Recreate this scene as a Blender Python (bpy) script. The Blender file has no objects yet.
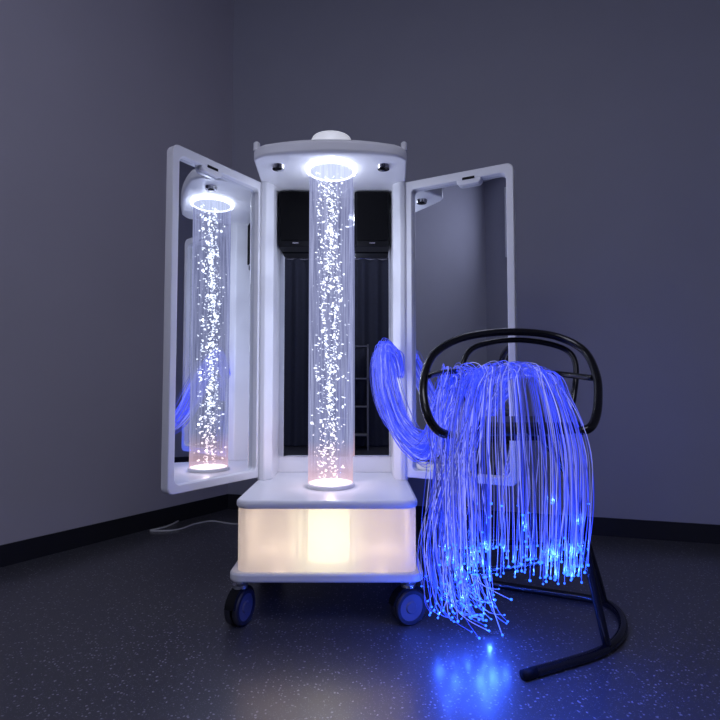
import bpy, bmesh, math, random
from mathutils import Vector, Matrix
random.seed(7)
sc = bpy.context.scene
sc.view_settings.view_transform = 'Standard'
PITCH = math.atan(25/520.0); CH = 0.92

def P(px, py, d):
    u=(px-360)/520.0; v=(360-py)/520.0
    f=math.cos(PITCH)-v*math.sin(PITCH); up=math.sin(PITCH)+v*math.cos(PITCH)
    return Vector((u/f*d, d, CH+up/f*d))

# ---------- materials ----------
def new_mat(name):
    m=bpy.data.materials.new(name); m.use_nodes=True
    nt=m.node_tree; b=nt.nodes['Principled BSDF']
    return m,nt,b
def pmat(name,col,rough=0.5,metal=0.0,emis=None,es=0.0,noise=0.0,nscale=20,coat=0,spec=None):
    m,nt,b=new_mat(name)
    b.inputs['Base Color'].default_value=(*col,1)
    b.inputs['Roughness'].default_value=rough
    b.inputs['Metallic'].default_value=metal
    if spec is not None: b.inputs['Specular IOR Level'].default_value=spec
    if coat: b.inputs['Coat Weight'].default_value=coat
    if emis:
        b.inputs['Emission Color'].default_value=(*emis,1); b.inputs['Emission Strength'].default_value=es
    if noise:
        tc=nt.nodes.new('ShaderNodeTexCoord'); n=nt.nodes.new('ShaderNodeTexNoise'); n.inputs['Scale'].default_value=nscale
        n.inputs['Detail'].default_value=4
        r=nt.nodes.new('ShaderNodeValToRGB')
        r.color_ramp.elements[0].color=(*[c*(1-noise) for c in col],1)
        r.color_ramp.elements[1].color=(*[min(1,c*(1+noise)) for c in col],1)
        nt.links.new(tc.outputs['Object'],n.inputs['Vector']); nt.links.new(n.outputs['Fac'],r.inputs['Fac'])
        nt.links.new(r.outputs['Color'],b.inputs['Base Color'])
    return m
def emat(name,col,s,sample=True):
    m=bpy.data.materials.new(name); m.use_nodes=True; nt=m.node_tree; nt.nodes.clear()
    o=nt.nodes.new('ShaderNodeOutputMaterial'); e=nt.nodes.new('ShaderNodeEmission')
    e.inputs['Color'].default_value=(*col,1); e.inputs['Strength'].default_value=s
    nt.links.new(e.outputs[0],o.inputs[0])
    if not sample: m.cycles.emission_sampling='NONE'
    return m

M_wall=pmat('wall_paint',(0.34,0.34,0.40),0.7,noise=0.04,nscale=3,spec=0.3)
M_wall_lit=pmat('wall_paint_lit',(0.48,0.46,0.53),0.7,noise=0.04,nscale=3,spec=0.3)  # left wall's brighter lighting put into a paler paint colour
M_ceil=pmat('ceiling_paint',(0.5,0.5,0.52),0.8,noise=0.03)
M_base=pmat('baseboard_vinyl',(0.012,0.012,0.016),0.5,noise=0.1)
M_white=pmat('white_laminate',(0.82,0.82,0.84),0.3,noise=0.02,nscale=8)
M_whitep=pmat('white_plastic',(0.75,0.75,0.77),0.3,noise=0.02)
M_black=pmat('black_gloss_paint',(0.006,0.006,0.008),0.25,noise=0.1,coat=0.3)
M_blackm=pmat('black_plastic',(0.006,0.006,0.008),0.6,noise=0.1,spec=0.15)
M_cone=pmat('speaker_mesh',(0.005,0.005,0.006),0.9,noise=0.5,nscale=400,spec=0.1)
M_mirror=pmat('mirror_silver',(0.80,0.82,0.85),0.01,metal=1.0)
M_mirrorb=pmat('mirror_silver_back',(0.70,0.72,0.76),0.01,metal=1.0)
M_chrome=pmat('chrome',(0.7,0.7,0.72),0.15,metal=1.0)
M_tyre=pmat('caster_tyre',(0.02,0.02,0.035),0.5,noise=0.1)
M_hub=pmat('caster_hub',(0.12,0.12,0.17),0.4,noise=0.05)
M_cable=pmat('cable_white',(0.6,0.6,0.6),0.5,noise=0.02)
M_seat=pmat('seat_vinyl',(0.012,0.012,0.015),0.45,noise=0.2,nscale=60)
M_blocker=pmat('blocker_grey',(0.12,0.12,0.17),0.6,noise=0.05,spec=0.2)  # for the added strip behind the tube
M_backdrop=pmat('backdrop_fabric',(0.045,0.050,0.075),0.9,noise=0.2,nscale=30)  # for the unseen cloth added behind the camera
M_cap=pmat('cap_glow',(0.8,0.8,0.82),0.35,emis=(0.9,0.92,1.0),es=0.4,noise=0.02)  # weak emission added so the cap looks brighter
M_ring=emat('led_ring',(0.86,0.90,1.0),7)
M_disc=emat('led_disc',(0.75,0.82,1.0),1.6)
M_ringlow=emat('led_ring_low',(1.0,0.74,0.72),6)
M_core=emat('pump_glow',(1.0,0.90,0.64),2.7)
M_furn=pmat('furniture_grey',(0.2,0.2,0.22),0.5,noise=0.05)

def floor_mat():
    m,nt,b=new_mat('speckled_vinyl')
    tc=nt.nodes.new('ShaderNodeTexCoord')
    v=nt.nodes.new('ShaderNodeTexVoronoi'); v.inputs['Scale'].default_value=85
    v2=nt.nodes.new('ShaderNodeTexVoronoi'); v2.inputs['Scale'].default_value=190
    n=nt.nodes.new('ShaderNodeTexNoise'); n.inputs['Scale'].default_value=60
    mul=nt.nodes.new('ShaderNodeVectorMath'); mul.operation='ADD'
    nt.links.new(tc.outputs['Object'],mul.inputs[0]); nt.links.new(tc.outputs['Object'],n.inputs['Vector'])
    sc_=nt.nodes.new('ShaderNodeVectorMath'); sc_.operation='SCALE'; sc_.inputs['Scale'].default_value=0.012
    nt.links.new(n.outputs['Color'],sc_.inputs[0]); nt.links.new(sc_.outputs[0],mul.inputs[1])
    nt.links.new(mul.outputs[0],v.inputs['Vector']); nt.links.new(mul.outputs[0],v2.inputs['Vector'])
    def fleck(vor,dmax,thr):
        lt=nt.nodes.new('ShaderNodeMath'); lt.operation='LESS_THAN'; lt.inputs[1].default_value=dmax
        nt.links.new(vor.outputs['Distance'],lt.inputs[0])
        sep=nt.nodes.new('ShaderNodeSeparateColor'); nt.links.new(vor.outputs['Color'],sep.inputs[0])
        gt=nt.nodes.new('ShaderNodeMath'); gt.operation='GREATER_THAN'; gt.inputs[1].default_value=thr
        nt.links.new(sep.outputs[0],gt.inputs[0])
        mm=nt.nodes.new('ShaderNodeMath'); mm.operation='MULTIPLY'
        nt.links.new(lt.outputs[0],mm.inputs[0]); nt.links.new(gt.outputs[0],mm.inputs[1]); return mm
    a=fleck(v,0.28,0.66); c=fleck(v2,0.3,0.55)
    m1=nt.nodes.new('ShaderNodeMix'); m1.data_type='RGBA'
    m1.inputs[6].default_value=(0.050,0.050,0.060,1); m1.inputs[7].default_value=(0.32,0.32,0.36,1)
    nt.links.new(a.outputs[0],m1.inputs[0])
    m2=nt.nodes.new('ShaderNodeMix'); m2.data_type='RGBA'; m2.inputs[7].default_value=(0.14,0.14,0.16,1)
    nt.links.new(c.outputs[0],m2.inputs[0]); nt.links.new(m1.outputs[2],m2.inputs[6])
    nt.links.new(m2.outputs[2],b.inputs['Base Color'])
    b.inputs['Roughness'].default_value=0.38
    b.inputs['Specular IOR Level'].default_value=0.9
    b.inputs['Coat Weight'].default_value=0.8; b.inputs['Coat Roughness'].default_value=0.24
    return m
M_floor=floor_mat()

def tube_mat():
    m=bpy.data.materials.new('acrylic_water_tube'); m.use_nodes=True; nt=m.node_tree; nt.nodes.clear()
    o=nt.nodes.new('ShaderNodeOutputMaterial')
    tr=nt.nodes.new('ShaderNodeBsdfTransparent'); tr.inputs[0].default_value=(0.88,0.9,0.98,1)
    e=nt.nodes.new('ShaderNodeEmission'); e.inputs['Strength'].default_value=1.0
    g=nt.nodes.new('ShaderNodeBsdfGlossy'); g.inputs['Roughness'].default_value=0.05
    lw=nt.nodes.new('ShaderNodeLayerWeight'); lw.inputs['Blend'].default_value=0.35
    tc=nt.nodes.new('ShaderNodeTexCoord')
    mp=nt.nodes.new('ShaderNodeMapping'); mp.inputs['Scale'].default_value=(110,110,5)
    n=nt.nodes.new('ShaderNodeTexNoise'); n.inputs['Scale'].default_value=1.0; n.inputs['Detail'].default_value=3
    nt.links.new(tc.outputs['Object'],mp.inputs[0]); nt.links.new(mp.outputs[0],n.inputs['Vector'])
    r=nt.nodes.new('ShaderNodeValToRGB'); r.color_ramp.elements[0].position=0.35; r.color_ramp.elements[1].position=0.72
    r.color_ramp.elements[0].color=(0.20,0.22,0.40,1); r.color_ramp.elements[1].color=(0.60,0.64,0.98,1)
    nt.links.new(n.outputs['Fac'],r.inputs['Fac'])
    # warm base lamp's light put into the water's emission colour near the bottom
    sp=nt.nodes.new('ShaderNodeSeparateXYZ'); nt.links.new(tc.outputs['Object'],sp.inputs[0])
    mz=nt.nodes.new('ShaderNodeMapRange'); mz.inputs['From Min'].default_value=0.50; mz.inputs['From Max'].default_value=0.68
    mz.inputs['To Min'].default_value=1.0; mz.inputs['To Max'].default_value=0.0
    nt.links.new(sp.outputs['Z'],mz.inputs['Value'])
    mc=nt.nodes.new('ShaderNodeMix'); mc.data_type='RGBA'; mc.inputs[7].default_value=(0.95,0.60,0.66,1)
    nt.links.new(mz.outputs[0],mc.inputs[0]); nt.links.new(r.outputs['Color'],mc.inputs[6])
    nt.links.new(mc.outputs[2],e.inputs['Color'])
    add=nt.nodes.new('ShaderNodeMixShader')
    mr=nt.nodes.new('ShaderNodeMapRange'); mr.inputs['To Min'].default_value=0.42; mr.inputs['To Max'].default_value=0.72
    nt.links.new(lw.outputs['Facing'],mr.inputs['Value'])
    nt.links.new(mr.outputs[0],add.inputs[0]); nt.links.new(tr.outputs[0],add.inputs[1]); nt.links.new(e.outputs[0],add.inputs[2])
    mx=nt.nodes.new('ShaderNodeMixShader'); mx.inputs[0].default_value=0.05
    nt.links.new(add.outputs[0],mx.inputs[1]); nt.links.new(g.outputs[0],mx.inputs[2])
    nt.links.new(mx.outputs[0],o.inputs[0]); return m
M_tube=tube_mat()

def bubble_mat():
    m=bpy.data.materials.new('bubble_glow'); m.use_nodes=True; nt=m.node_tree; nt.nodes.clear()
    o=nt.nodes.new('ShaderNodeOutputMaterial'); e=nt.nodes.new('ShaderNodeEmission')
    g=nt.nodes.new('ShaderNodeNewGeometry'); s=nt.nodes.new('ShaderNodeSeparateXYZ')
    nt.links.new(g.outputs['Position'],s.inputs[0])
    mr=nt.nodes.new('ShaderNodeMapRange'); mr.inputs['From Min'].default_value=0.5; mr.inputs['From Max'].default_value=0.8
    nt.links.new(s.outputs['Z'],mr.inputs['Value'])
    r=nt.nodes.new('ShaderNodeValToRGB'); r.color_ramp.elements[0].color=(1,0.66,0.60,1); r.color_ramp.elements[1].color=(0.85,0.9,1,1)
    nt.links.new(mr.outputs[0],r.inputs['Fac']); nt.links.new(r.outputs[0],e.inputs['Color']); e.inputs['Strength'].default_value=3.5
    nt.links.new(e.outputs[0],o.inputs[0]); m.cycles.emission_sampling='NONE'; return m
M_bub=bubble_mat()

def frosted_mat():
    m=bpy.data.materials.new('frosted_panel'); m.use_nodes=True; nt=m.node_tree; nt.nodes.clear()
    o=nt.nodes.new('ShaderNodeOutputMaterial')
    t=nt.nodes.new('ShaderNodeBsdfTransparent'); l=nt.nodes.new('ShaderNodeBsdfTranslucent'); d=nt.nodes.new('ShaderNodeBsdfPrincipled')
    t.inputs[0].default_value=(1,0.96,0.9,1); l.inputs[0].default_value=(0.95,0.91,0.88,1)
    d.inputs['Base Color'].default_value=(0.72,0.68,0.66,1); d.inputs['Roughness'].default_value=0.35
    a=nt.nodes.new('ShaderNodeMixShader'); a.inputs[0].default_value=0.74
    b=nt.nodes.new('ShaderNodeMixShader'); b.inputs[0].default_value=0.3
    nt.links.new(t.outputs[0],a.inputs[1]); nt.links.new(l.outputs[0],a.inputs[2])
    nt.links.new(a.outputs[0],b.inputs[1]); nt.links.new(d.outputs[0],b.inputs[2]); nt.links.new(b.outputs[0],o.inputs[0]); return m
M_frost=frosted_mat()

def fibre_mat():
    m,nt,b=new_mat('optical_fibre')
    a=nt.nodes.new('ShaderNodeVertexColor'); a.layer_name='glow'
    b.inputs['Base Color'].default_value=(0.16,0.17,0.28,1); b.inputs['Roughness'].default_value=0.3
    nt.links.new(a.outputs['Color'],b.inputs['Emission Color']); b.inputs['Emission Strength'].default_value=1.0
    m.cycles.emission_sampling='NONE'
    return m
M_fibre=fibre_mat()
M_tip=emat('fibre_tip',(0.02,0.10,1.0),5.0,False)

# ---------- geometry helpers ----------
def root(name, loc=(0,0,0)):
    e=bpy.data.objects.new(name,None); e.location=loc; e.empty_display_size=0.1
    sc.collection.objects.link(e); return e
def link(name,bm,mat,parent=None,smooth=False,bevel=0,bseg=3,mw=None):
    bmesh.ops.recalc_face_normals(bm,faces=bm.faces)
    me=bpy.data.meshes.new(name); bm.to_mesh(me); bm.free()
    if smooth:
        for p in me.polygons: p.use_smooth=True
    me.materials.append(mat)
    o=bpy.data.objects.new(name,me); sc.collection.objects.link(o)
    if mw is not None: o.matrix_world=mw
    if parent: o.parent=parent
    if bevel:
        md=o.modifiers.new('bevel','BEVEL'); md.width=bevel; md.segments=bseg; md.limit_method='ANGLE'
        md.harden_normals=False
        for p in me.polygons: p.use_smooth=True
        try: me.set_sharp_from_angle(angle=math.radians(40))
        except Exception: pass
    return o
def box(name,x,y,z,mat,parent=None,bevel=0,mw=None):
    bm=bmesh.new()
    c=Vector(((x[0]+x[1])/2,(y[0]+y[1])/2,(z[0]+z[1])/2))
    bmesh.ops.create_cube(bm,size=1,matrix=Matrix.Translation(c)@Matrix.Diagonal((x[1]-x[0],y[1]-y[0],z[1]-z[0],1)))
    return link(name,bm,mat,parent,bevel=bevel,mw=mw)
def prism(name,pts,z0,z1,mat,parent=None,bevel=0,mw=None,hole=None,dome=0):
    bm=bmesh.new()
    if hole is None:
        lo=[bm.verts.new((p[0],p[1],z0)) for p in pts]; hi=[bm.verts.new((p[0],p[1],z1)) for p in pts]
        bm.faces.new(lo); bm.faces.new(hi[::-1]); n=len(pts)
        for i in range(n): bm.faces.new((lo[i],lo[(i+1)%n],hi[(i+1)%n],hi[i]))
    else:
        n=len(pts)
        L=[[bm.verts.new((p[0],p[1],z)) for p in q] for q in (pts,hole) for z in (z0,z1)]
        ol,oh,il,ih=L
        for i in range(n):
            j=(i+1)%n
            bm.faces.new((ol[i],ol[j],oh[j],oh[i])); bm.faces.new((il[i],ih[i],ih[j],il[j]))
            bm.faces.new((oh[i],oh[j],ih[j],ih[i])); bm.faces.new((ol[i],il[i],il[j],ol[j]))
    return link(name,bm,mat,parent,bevel=bevel,mw=mw)
def rrect(x0,x1,y0,y1,r,seg=6):
    rs=r if isinstance(r,(list,tuple)) else [r]*4
    out=[]
    for (cx,cy,a0,rr) in ((x1-rs[0],y1-rs[0],0,rs[0]),(x0+rs[1],y1-rs[1],90,rs[1]),(x0+rs[2],y0+rs[2],180,rs[2]),(x1-rs[3],y0+rs[3],270,rs[3])):
        for k in range(seg+1):
            a=math.radians(a0+90*k/seg); out.append((cx+rr*math.cos(a),cy+rr*math.sin(a)))
    return out
def lathe(name,prof,mat,parent=None,seg=48,mw=None,closed=False,smooth=True,bevel=0):
    bm=bmesh.new(); rings=[]
    for r,z in prof:
        rings.append([bm.verts.new((r*math.cos(2*math.pi*k/seg),r*math.sin(2*math.pi*k/seg),z)) for k in range(seg)])
    m=len(prof)
    for i in range(m if closed else m-1):
        A=rings[i];B=rings[(i+1)%m]
        for k in range(seg): bm.faces.new((A[k],A[(k+1)%seg],B[(k+1)%seg],B[k]))
    bmesh.ops.remove_doubles(bm,verts=bm.verts,dist=1e-6)
    o=link(name,bm,mat,parent,smooth=smooth,mw=mw)
    try: o.data.set_sharp_from_angle(angle=math.radians(40))
    except Exception: pass
    return o
def catmull(pts,n=8):
    out=[];N=len(pts)
    for i in range(N-1):
        p0=pts[max(i-1,0)];p1=pts[i];p2=pts[i+1];p3=pts[min(i+2,N-1)]
        for k in range(n):
            t=k/n
            out.append(0.5*((2*p1)+(p2-p0)*t+(2*p0-5*p1+4*p2-p3)*t*t+(3*p1-p0-3*p2+p3)*t*t*t))
    out.append(pts[-1].copy()); return out
def sweep(bm,path,r,sides=12,layer=None,colf=None):
    n=len(path); prev=None; rings=[]
    for i,p in enumerate(path):
        t=(path[min(i+1,n-1)]-path[max(i-1,0)])
        if t.length<1e-9: t=Vector((0,0,1))
        t.normalize()
        if prev is None:
            a=Vector((0,0,1)) if abs(t.z)<0.9 else Vector((1,0,0)); nn=(a-t*a.dot(t)).normalized()
        else:
            nn=prev-t*prev.dot(t); nn.normalize()
        prev=nn; b=t.cross(nn)
        ring=[bm.verts.new(p+nn*(r*math.cos(2*math.pi*k/sides))+b*(r*math.sin(2*math.pi*k/sides))) for k in range(sides)]
        if layer is not None:
            c=colf(i/(n-1))
            for v in ring: v[layer]=c
        rings.append(ring)
    for i in range(n-1):
        A=rings[i];B=rings[i+1]
        for k in range(sides): bm.faces.new((A[k],A[(k+1)%sides],B[(k+1)%sides],B[k]))
    bm.faces.new(rings[0][::-1]); bm.faces.new(rings[-1])
def pipe(name,pts,r,mat,parent=None,n=8,sides=14,raw=False):
    bm=bmesh.new(); sweep(bm,pts if raw else catmull(pts,n),r,sides)
    return link(name,bm,mat,parent,smooth=True)
def plight(name,loc,col,watts,parent,r=0.004):
    l=bpy.data.lights.new(name,'POINT'); l.color=col; l.energy=watts; l.shadow_soft_size=r
    o=bpy.data.objects.new(name,l); o.location=loc; sc.collection.objects.link(o); o.parent=parent

# ---------- room ----------
C=(-0.985,3.92); R=(3.3,2.72); RB=(3.3,-2.6); LB=(-3.6,-2.6)
dl=(-0.59,-0.88); t=(-3.6-C[0])/dl[0]; A=(-3.6,C[1]+dl[1]*t)
poly=[C,R,RB,LB,A]; CEIL=4.3
prism('floor',[(p[0]*1.0,p[1]) for p in poly],-0.05,0,M_floor)
prism('ceiling',poly,CEIL,CEIL+0.05,M_ceil)
names=['back','right','rear','rear_left','left']
def wallseg(nm,a,b,z0,z1,th,mat,inward=False,bevel=0):
    a=Vector((a[0],a[1],0));b=Vector((b[0],b[1],0)); d=(b-a).normalized(); nrm=Vector((-d.y,d.x,0))
    if inward: nrm=-nrm
    q=[a,b,b+nrm*th,a+nrm*th]
    return prism(nm,[(v.x,v.y) for v in q],z0,z1,mat,bevel=bevel)
for i,nm in enumerate(names):
    a=poly[i];b=poly[(i+1)%5]
    wallseg('wall_'+nm,a,b,0,CEIL,0.08,M_wall_lit if nm=='left' else M_wall)
    wallseg('baseboard_'+nm,a,b,0.0,0.11,0.008,M_base,inward=True)

wd=root('window_1')
M_win=emat('dusk_window',(0.70,0.74,1.0),5.0)
box('window_pane',(-3.1,-1.55),(-2.599,-2.585),(3.0,4.0),M_win,wd)
for nm,x,z in (('l',(-3.16,-3.1),(2.94,4.06)),('r',(-1.55,-1.49),(2.94,4.06)),('m',(-2.35,-2.31),(3.0,4.0)),('t',(-3.1,-1.55),(4.0,4.06)),('b',(-3.1,-1.55),(2.94,3.0))):
    box('window_frame_'+nm,x,(-2.599,-2.54),z,M_white,wd,0.004)
ct=root('added_dark_backdrop')  # unseen curtain, made up so the back mirror reflects dark
bm=bmesh.new(); pv=None
for k in range(241):
    x=-2.2+k*4.2/240; y=-2.50+0.035*math.sin(k*0.55)+0.012*math.sin(k*0.21)
    a=bm.verts.new((x,y,0.02)); b=bm.verts.new((x,y,2.82))
    if pv: bm.faces.new((pv[0],a,b,pv[1]))
    pv=(a,b)
link('backdrop_cloth',bm,M_backdrop,ct,smooth=True)
pipe('backdrop_rod',[Vector((-2.3,-2.5,2.84)),Vector((2.1,-2.5,2.84))],0.014,M_chrome,ct,n=2)
for k,x in enumerate((-2.2,0,2.0)): box('rod_bracket_%d'%k,(x-0.01,x+0.01),(-2.599,-2.49),(2.83,2.85),M_chrome,ct)
sh=root('shelving_unit')
for k,x in enumerate((-0.36,0.10)):
    for j,y in enumerate((-2.35,-2.1)):
        box('post_%d_%d'%(k,j),(x,x+0.025),(y,y+0.025),(0,1.5),M_furn,sh,0.003)
for k,z in enumerate((0.2,0.6,1.0,1.46)):
    box('shelf_%d'%k,(-0.36,0.125),(-2.35,-2.075),(z,z+0.02),M_furn,sh,0.003)
cl=root('added_fill_light')  # unseen panel behind the camera, added as ambient fill light
M_cp=emat('fill_panel',(0.78,0.80,1.0),4.6)
box('fill_housing',(-1.3,0.9),(-1.6,0.4),(CEIL-0.06,CEIL-0.001),M_white,cl,0.01)
box('fill_diffuser',(-1.25,0.85),(-1.55,0.35),(CEIL-0.07,CEIL-0.061),M_cp,cl)

# ---------- cabinet ----------
CX=-0.128
cab=root('sensory_cabinet',(0,0,0))
yB=2.66
prism('plinth_plate',rrect(CX-0.37,CX+0.37,1.985,yB,0.05),0.178,0.212,M_whitep,cab,0.008)
prism('base_top',rrect(CX-0.352,CX+0.352,1.995,yB,[0.02,0.02,0.06,0.06]),0.448,0.480,M_white,cab,0.012)
fp=[(CX-0.345,2.12)]
for k in range(9):
    a=math.radians(180+90*k/8); fp.append((CX-0.295+0.05*math.cos(a),2.055+0.05*math.sin(a)))
for k in range(9):
    a=math.radians(270+90*k/8); fp.append((CX+0.295+0.05*math.cos(a),2.055+0.05*math.sin(a)))
fp.append((CX+0.345,2.12))
bm=bmesh.new(); lo=[bm.verts.new((p[0],p[1],0.212)) for p in fp]; hi=[bm.verts.new((p[0],p[1],0.449)) for p in fp]
for i in range(len(fp)-1): bm.faces.new((lo[i],lo[i+1],hi[i+1],hi[i]))
link('frosted_front_panel',bm,M_frost,cab,smooth=True)
box('base_side_left',(CX-0.346,CX-0.328),(2.10,yB-0.01),(0.212,0.449),M_white,cab)
box('base_side_right',(CX+0.328,CX+0.346),(2.10,yB-0.01),(0.212,0.449),M_white,cab)
box('base_rear',(CX-0.34,CX+0.34),(yB-0.03,yB-0.01),(0.212,0.449),M_white,cab)
box('base_divider_left',(CX-0.12,CX-0.112),(2.05,2.2),(0.213,0.448),M_white,cab)
box('base_divider_right',(CX+0.112,CX+0.12),(2.05,2.2),(0.213,0.448),M_white,cab)
lathe('pump_housing_glow',[(0,0.214),(0.085,0.214),(0.085,0.447),(0,0.447)],M_core,cab,mw=Matrix.Translation((CX,2.18,0)))
for s in (-1,1): plight('base_led_%s'%('l' if s<0 else 'r'),(CX+s*0.22,2.27,0.33),(1.0,0.78,0.60),0.75,cab,0.02)
for k,(x,y,yaw) in enumerate(((CX-0.335,2.05,70),(CX+0.315,2.06,25),(CX-0.3,2.55,60),(CX+0.3,2.55,110))):
    base=Matrix.Translation((x,y,0))@Matrix.Rotation(math.radians(yaw),4,'Z')
    W=base@Matrix.Translation((0.0,0,0.068))@Matrix.Rotation(math.radians(90),4,'X')
    for s,nm in ((-1,'a'),(1,'b')):
        lathe('caster_tyre_%d%s'%(k,nm),[(0.050,-0.012),(0.062,-0.013),(0.067,-0.008),(0.068,0),(0.067,0.008),(0.062,0.013),(0.050,0.012)],M_tyre,cab,40,mw=W@Matrix.Translation((0,0,s*0.017)),closed=True)
        lathe('caster_hub_%d%s'%(k,nm),[(0,-0.012),(0.02,-0.013),(0.024,-0.008),(0.050,-0.009),(0.050,0.009),(0.024,0.008),(0.02,0.013),(0,0.012)],M_hub,cab,40,mw=W@Matrix.Translation((0,0,s*0.017)))
    bm=bmesh.new(); sec=[]
    for i in range(13):
        a=math.radians(20+150*i/12); 
        sec.append([bm.verts.new((r*math.cos(a),w,0.068+r*math.sin(a))) for r,w in ((0.070,-0.024),(0.078,-0.02),(0.078,0.02),(0.070,0.024))])
    for i in range(12):
        for j in range(4): bm.faces.new((sec[i][j],sec[i][(j+1)%4],sec[i+1][(j+1)%4],sec[i+1][j]))
    bm.faces.new(sec[0]); bm.faces.new(sec[-1][::-1])
    link('caster_hood_%d'%k,bm,M_blackm,cab,mw=base)
    lathe('caster_stem_%d'%k,[(0,0.14),(0.03,0.14),(0.03,0.152),(0.016,0.156),(0.016,0.178),(0,0.178)],M_chrome,cab,24,mw=base)
zt=1.885
def sidewall(nm,s):
    xo=CX+s*0.352; xi=CX+s*0.285
    pts=[(xo,yB),(xo,2.44),(xo-s*0.012,2.425),(xo-s*0.035,2.425),(xi-s*0.0,2.46),(xi,yB-0.02),(xi,yB)]
    prism(nm,pts if s>0 else pts[::-1],0.478,zt+0.002,M_white,cab,0.006)
sidewall('side_left',-1); sidewall('side_right',1)
box('back_panel',(CX-0.30,CX+0.30),(yB-0.004,yB+0.02),(0.478,zt+0.01),M_white,cab,0.003)
box('back_mirror',(CX-0.284,CX+0.284),(yB-0.012,yB-0.0045),(0.56,zt-0.001),M_mirrorb,cab)
box('reflection_blocker',(CX-0.10,CX+0.07),(yB-0.020,yB-0.0125),(0.56,zt-0.001),M_blocker,cab,0.003)  # invented strip, keeps the LED ring's reflection out of the back mirror
def canopy():
    bm=bmesh.new(); NX=24
    def front(x):
        return 2.13+0.03*x*x+ (0.06*max(0,abs(x)-0.88)/0.12)**1.0*0.6
    grid=[]
    ys=[0,0.03,0.2,0.5,0.8,1]
    for i in range(NX+1):
        u=-1+2*i/NX; col=[]
        for j,s in enumerate(ys):
            yf=front(u); y=yf+(yB+0.02-yf)*s; hw=0.330+0.028*s
            x=CX+u*hw
            ztop=1.957-0.020*u*u - 0.012*(1-min(1,s/0.03))
            col.append((x,y,ztop))
        grid.append(col)
    top=[[bm.verts.new(c) for c in col] for col in grid]
    bot=[[bm.verts.new((c[0],c[1],zt+ (0.012*(1-abs(-1+2*i/NX)**2) if j==0 else 0.0))) for j,c in enumerate(col)] for i,col in enumerate(grid)]
    m=len(ys)
    for i in range(NX):
        for j in range(m-1):
            bm.faces.new((top[i][j],top[i+1][j],top[i+1][j+1],top[i][j+1]))
            bm.faces.new((bot[i][j],bot[i][j+1],bot[i+1][j+1],bot[i+1][j]))
        bm.faces.new((top[i][0],bot[i][0],bot[i+1][0],top[i+1][0])); bm.faces.new((top[i][-1],top[i+1][-1],bot[i+1][-1],bot[i][-1]))
    for j in range(m-1):
        bm.faces.new((top[0][j],top[0][j+1],bot[0][j+1],bot[0][j])); bm.faces.new((top[-1][j],bot[-1][j],bot[-1][j+1],top[-1][j+1]))
    link('canopy',bm,M_white,cab,bevel=0.008)
canopy()
TY=2.285
for s,nm in ((-1,'left'),(1,'right')):
    lathe('canopy_knob_'+nm,[(0,1.93),(0.014,1.93),(0.014,1.962),(0.008,1.968),(0,1.968)],M_white,cab,20,mw=Matrix.Translation((CX+s*0.318,2.20,0)))
    T=Matrix.Translation((CX+s*0.232,2.25,0))
    lathe('canopy_spot_ring_'+nm,[(0.016,1.885),(0.016,1.872),(0.026,1.870),(0.030,1.885)],M_chrome,cab,28,mw=T,closed=True)
    lathe('canopy_spot_glass_'+nm,[(0,1.880),(0.016,1.880),(0.016,1.884),(0,1.884)],M_blackm,cab,20,mw=T)
# ---------- bubble tube ----------
bt=root('bubble_tube')
T=Matrix.Translation((CX,TY,0))
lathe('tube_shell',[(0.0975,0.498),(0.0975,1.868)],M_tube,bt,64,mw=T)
lathe('base_collar',[(0.092,0.481),(0.104,0.481),(0.104,0.494),(0.099,0.498),(0.092,0.498)],M_whitep,bt,64,mw=T,closed=True)
lathe('base_light',[(0,0.482),(0.091,0.482),(0.091,0.490),(0,0.490)],M_ringlow,bt,48,mw=T)
lathe('led_ring',[(0.099,1.872),(0.110,1.872),(0.110,1.884),(0.099,1.884)],M_ring,bt,64,mw=T,closed=True)
lathe('led_disc',[(0,1.874),(0.096,1.874),(0.096,1.884),(0,1.884)],M_disc,bt,48,mw=T)
lathe('top_cap',[(0,1.94),(0.092,1.94),(0.092,2.008),(0.086,2.020),(0.066,2.030),(0.035,2.036),(0,2.038)],M_cap,bt,48,mw=T)
bm=bmesh.new()
# rising streams: bubbles strung loosely on wandering vertical paths
streams=[(random.gauss(0,0.024),random.gauss(0,0.024),random.uniform(0,6.28),random.uniform(5,12)) for _ in range(9)]
for k in range(1350):
    z=random.uniform(0.51,1.85)
    if random.random()<0.75:
        sx,sy,ph,fr=random.choice(streams)
        x=sx+0.014*math.sin(z*fr+ph)+random.gauss(0,0.006); y=sy+0.014*math.cos(z*fr*0.8+ph)+random.gauss(0,0.006)
    else:
        x=random.gauss(0,0.05); y=random.gauss(0,0.05)
    if x*x+y*y>0.086**2: continue
    r=random.choice((0.0015,0.002,0.003,0.004,0.0065))
    M=Matrix.Translation((CX+x,TY+y,z))@Matrix.Rotation(random.uniform(0,3.1),4,Vector((random.random(),random.random(),random.random())).normalized())@Matrix.Diagonal((r*random.uniform(.7,1.9),r*random.uniform(.6,1.3),r*0.4,1))
    bmesh.ops.create_icosphere(bm,subdivisions=1,radius=1,matrix=M)
link('bubbles',bm,M_bub,bt,smooth=True)
for k in range(10):
    z=0.58+k*0.135
    plight('bubble_light_%d'%k,(CX+0.04*math.sin(k*2.1),TY-0.03+0.02*math.cos(k*3.3),z),(0.78,0.84,1.0) if k else (1.0,0.75,0.75),1.4,bt)

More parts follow.
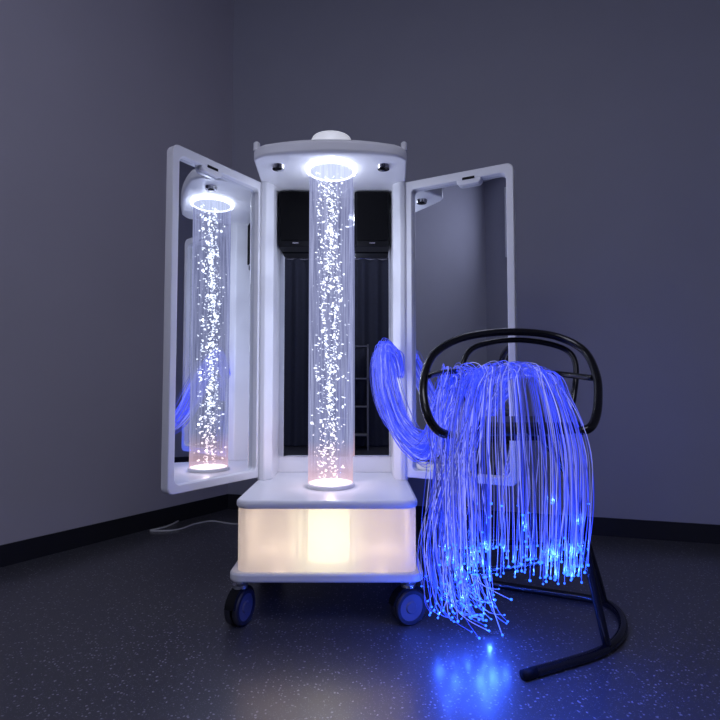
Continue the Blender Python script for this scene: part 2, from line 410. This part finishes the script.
# ---------- doors ----------
def door(tag,hinge,end):
    h=Vector((*hinge,0)); e=Vector((*end,0)); X=(e-h); L=X.length; X.normalize()
    Zn=Vector((-X.y,X.x,0))
    if Zn.y>0: Zn=-Zn
    R_=Matrix(((X.x,0,Zn.x,h.x),(X.y,0,Zn.y,h.y),(0,1,0,0),(0,0,0,1)))
    z0,z1=0.492,1.885
    outer=rrect(0,L,z0,z1,[0.03,0.01,0.01,0.03])
    inner=rrect(0.035,L-0.032,z0+0.035,z1-0.04,[0.03,0.02,0.02,0.03])
    prism('door_%s_frame'%tag,outer,-0.022,0.022,M_white,cab,0.005,mw=R_,hole=inner)
    prism('door_%s_backing'%tag,rrect(0.02,L-0.018,z0+0.02,z1-0.02,0.02),-0.020,-0.008,M_white,cab,mw=R_)
    prism('door_%s_mirror'%tag,rrect(0.03,L-0.026,z0+0.03,z1-0.03,0.02),-0.0079,-0.004,M_mirror,cab,mw=R_)
    prism('door_%s_catch'%tag,rrect(L*0.50,L*0.72,z1-0.062,z1-0.035,[0.004,0.004,0.02,0.02]),-0.003,0.020,M_white,cab,0.004,mw=R_)
    box('door_%s_catch_slot'%tag,(L*0.555,L*0.665),(z1-0.040,z1-0.030),(0.0195,0.0235),M_blackm,cab,mw=R_)
    for k,z in enumerate((0.72,1.2,1.68)):
        box('door_%s_hinge_%d'%(tag,k),(-0.012,0.018),(z-0.035,z+0.035),(-0.026,0.0),M_whitep,cab,0.003,mw=R_)
door('left',(-0.478,2.462),(-0.760,2.036))
door('right',(0.222,2.455),(0.672,2.225))

# ---------- loudspeakers ----------
for k,s in enumerate((-1,1)):
    sp=root('loudspeaker' if k==0 else 'loudspeaker.001')
    x0=CX+s*0.188
    pr=rrect(x0-0.088,x0+0.088,2.53,2.638,[0.005,0.005,0.02,0.02])
    prism('cabinet_box',pr,1.60,1.878,M_blackm,sp,0.005)
    box('grille',(x0-0.076,x0+0.076),(2.522,2.531),(1.63,1.868),M_cone,sp,0.004)
    box('badge',(x0-0.014,x0+0.014),(2.520,2.523),(1.612,1.620),M_chrome,sp)

# ---------- bar stool ----------
st=root('bar_stool')
r=0.0145
hoop=[P(468,436,1.74),P(440,432,1.66),P(426,410,1.66),P(424,380,1.72),P(434,354,1.82),P(462,338,1.93),P(505,332,2.02),P(550,335,2.03),P(582,349,1.97),P(596,374,1.86),P(598,402,1.76),P(594,422,1.70),P(585,430,1.68),P(566,430,1.72)]
pipe('back_hoop',hoop,r,M_black,st)
inner=[P(470,420,1.86),P(461,392,1.88),P(464,360,1.93),P(480,345,1.99),P(520,340,2.06),P(560,347,2.05),P(575,362,2.02),P(574,395,1.98),P(566,425,1.94)]
pipe('inner_hoop',inner,0.011,M_black,st)
pipe('back_rail',[P(528,371,2.03),P(560,374,2.0),P(592,378,1.86)],0.011,M_black,st)
pipe('back_rail_left',[P(428,376,1.73),P(445,372,1.83),P(466,371,1.93)],0.010,M_black,st)
SX,SY,SZ=0.545,1.845,0.80
prism('seat',[(SX+p[0],SY+p[1]) for p in rrect(-0.2,0.2,-0.17,0.18,0.10,8)],SZ-0.045,SZ,M_seat,st,0.015)
prism('seat_pan',[(SX+p[0],SY+p[1]) for p in rrect(-0.18,0.18,-0.15,0.16,0.08,8)],SZ-0.06,SZ-0.045,M_black,st)
def F(px,py):
    d=(CH-0.0145)*520/(py-385)*1.0
    for _ in range(20):
        q=P(px,py,d); d*= 1+ (q.z-0.015)/1.5
    return P(px,py,d)
U=[F(528,674),F(560,665),F(595,654),F(614,643),F(623,628),F(618,612),F(600,601),F(560,594),F(520,588),F(480,582)]
pipe('sled_base',U,0.0165,M_black,st)
for k,(a,b) in enumerate(((U[0],U[1]),(U[-1],U[-2]))):
    d=(b-a).normalized(); bm=bmesh.new(); sweep(bm,[a-d*0.02,a+d*0.03],0.0165*1.02,14); link('foot_cap_%d'%k,bm,M_blackm,st,smooth=True)
near=[F(607,648)+Vector((0,0,0.01)),P(600,615,1.80),P(585,545,1.80),P(577,500,1.80),P(570,460,1.80),Vector((SX+0.15,SY-0.05,SZ-0.055))]
pipe('upright_near',near,r,M_black,st)
far=[F(604,603)+Vector((0,0,0.01)),P(597,575,2.15),P(580,520,2.05),P(565,470,1.97),Vector((SX+0.12,SY+0.12,SZ-0.055))]
pipe('upright_far',far,r,M_black,st)
fl=[Vector((SX-0.15,SY-0.1,SZ-0.055)),Vector((SX-0.17,SY-0.11,0.6)),Vector((SX-0.20,SY-0.12,0.36)),Vector((SX-0.14,SY-0.13,0.32)),P(585,545,1.80)+Vector((0,0,-0.03))]
fr=[Vector((SX-0.15,SY+0.12,SZ-0.055)),Vector((SX-0.17,SY+0.14,0.6)),Vector((SX-0.20,SY+0.16,0.36)),Vector((SX-0.14,SY+0.17,0.32)),P(585,540,2.06)]
pipe('footrest_near',fl,0.011,M_black,st); pipe('footrest_far',fr,0.011,M_black,st)
pipe('footrest_bar',[fl[2],fr[2]],0.011,M_black,st,n=2)

# ---------- fibre strands ----------
fo=root('fiber_optic_strands')
bm=bmesh.new(); gl=bm.verts.layers.float_color.new('glow')
tips=[]
def J(v,s): return v+Vector((random.gauss(0,s),random.gauss(0,s),random.gauss(0,s)))
BL=(0.012,0.038,0.90); PL=(0.34,0.37,0.86); DB=(0.010,0.030,0.75)
def mixc(a,b,t): return tuple(a[i]*(1-t)+b[i]*t for i in range(3))
def strand(ptsl,pale,split,rad=0.0012,n=6):
    bright=random.uniform(0.2,1.5)
    hp=random.choice((0,0,0,0.15,0.8))
    tail=mixc(DB,PL,pale); head=mixc(BL,PL,hp)
    N=len(ptsl)-1
    def cf(t):
        u=t*N
        if u<split: c=head; s=1.0
        else:
            q=min(1,(u-split)/1.6); c=mixc(head,tail,q); s=1.0*(1-q)+q*0.75
            if u>N-1.6:
                g=(u-N+1.6)/1.6; c=mixc(c,BL,g*0.9); s+=g*0.8
        s*=bright
        return (c[0]*s,c[1]*s,c[2]*s,1)
    path=catmull(ptsl,n)
    sweep(bm,path,rad,4,gl,cf)
    tips.append(path[-1])
clumps=[(0.0,0.0,0.0),(0.035,0.02,-0.035),(0.0,-0.04,-0.05)]
for k in range(320):
    c=Vector(clumps[k%3])
    o=Vector((random.gauss(0,1),random.gauss(0,1),random.gauss(0,1)))
    s1=0.0100
    start=[P(398,372,2.42)+c*0.4+o*s1*0.6,P(392,350,2.38)+c*0.6+o*s1,P(383,346,2.34)+c*0.6+o*s1*1.2,P(383,372,2.27)+c+o*s1*1.4,
           P(393,408,2.20)+c+o*s1*1.5,P(409,434,2.12)+c*0.8+o*s1*1.6,P(428,443,2.03)+c*0.5+o*s1*2]
    start=[J(v,0.003) for v in start]
    left=random.random()<0.36
    jd=random.uniform(-.03,.05)
    if left:
        px=random.uniform(438,490); y0=random.uniform(368,390)
        ex=random.triangular(416,498,452)
        w=random.gauss(0,3)
        ey=random.uniform(570,608)
        pts=start+[P(442,412+random.uniform(-10,10),1.93)+o*0.010,
            P((445+px)/2,y0,1.90)+o*0.008, P(px,y0+4,1.80)+o*0.006,
            P(px-(500-px)*0.12-2+w,y0+42,1.68+jd*0.3),
            P(px*0.55+ex*0.45-9+w,475,1.68+jd*0.5),
            P(ex*0.85+px*0.15-9+w,540,1.76+jd*0.6),
            P(ex,ey,1.93+jd)]
        e=pts[-1]
        if random.random()<0.7: pts.append(e+Vector((random.uniform(-0.03,0.12),random.uniform(-0.08,0.02),-random.uniform(0.02,0.08))))
        for q in pts[-2:]: q.z=max(q.z,0.008)
        strand(pts,random.choice((0,0,0.5,1)),9.5)
    else:
        X=random.uniform(-1,1); X=math.copysign(abs(X)**0.8,X)
        g=random.gauss(0,4)
        ex=517+X*70+g; ex=min(ex,588)
        w=X
        ey=random.uniform(545,585) if random.random()<0.8 else random.uniform(500,560)
        y0=363+9*w*w+random.uniform(-2,8); x0=508+X*38+random.gauss(0,4)
        pts=start+[P(445,410+random.uniform(-10,8),1.93)+o*0.010,
            P(470+random.uniform(-8,14),384+random.uniform(-8,8),1.90)+o*0.008,
            P(x0,y0,1.83)+o*0.004,
            P(512+X*58+g*0.7,y0+20+8*w*w,1.72+jd*0.3),
            P(515+X*72+g,y0+75,1.655+jd*0.5),
            P(ex+X*3+random.gauss(0,1.5),(ey+y0+75)/2,1.645+jd*0.7),
            P(ex+random.gauss(0,2),ey,1.66+jd)]
        strand(pts,random.choice((0,0,0.6,1)),10.3)
link('strands',bm,M_fibre,fo,smooth=True)
bm=bmesh.new()
for p in tips:
    bmesh.ops.create_icosphere(bm,subdivisions=1,radius=random.uniform(0.0028,0.005),matrix=Matrix.Translation(p+Vector((0,0,0.002))))
link('strand_tips',bm,M_tip,fo,smooth=True)
for k in range(0,len(tips),5):
    plight('tip_light_%d'%(k//5),tips[k]+Vector((0,-0.008,0.012)),(0.03,0.10,1.0),0.36,fo,0.004)

# ---------- cable ----------
def FL(px,py,h=0.005):
    d=(CH-h)*520/(py-385)
    for _ in range(20):
        q=P(px,py,d); d*=1+(q.z-h)/1.5
    return P(px,py,d)
pc=root('power_cable')
pipe('cable_run',[FL(262,522),FL(235,524),FL(212,521),FL(195,524),FL(176,530),FL(150,531)],0.005,M_cable,pc)
pipe('cable_loop',[FL(150,530.5),FL(168,526),FL(184,517),FL(193,507)],0.005,M_cable,pc)

# ---------- camera / world ----------
w=bpy.data.worlds.new('world'); sc.world=w; w.use_nodes=True
w.node_tree.nodes['Background'].inputs[0].default_value=(0.1,0.12,0.2,1); w.node_tree.nodes['Background'].inputs[1].default_value=0.3
cd=bpy.data.cameras.new('camera'); cd.sensor_width=36; cd.lens=26; cd.clip_start=0.01
co=bpy.data.objects.new('camera',cd); co.location=(0,0,CH); co.rotation_euler=(math.pi/2+PITCH,0,0)
sc.collection.objects.link(co); sc.camera=co
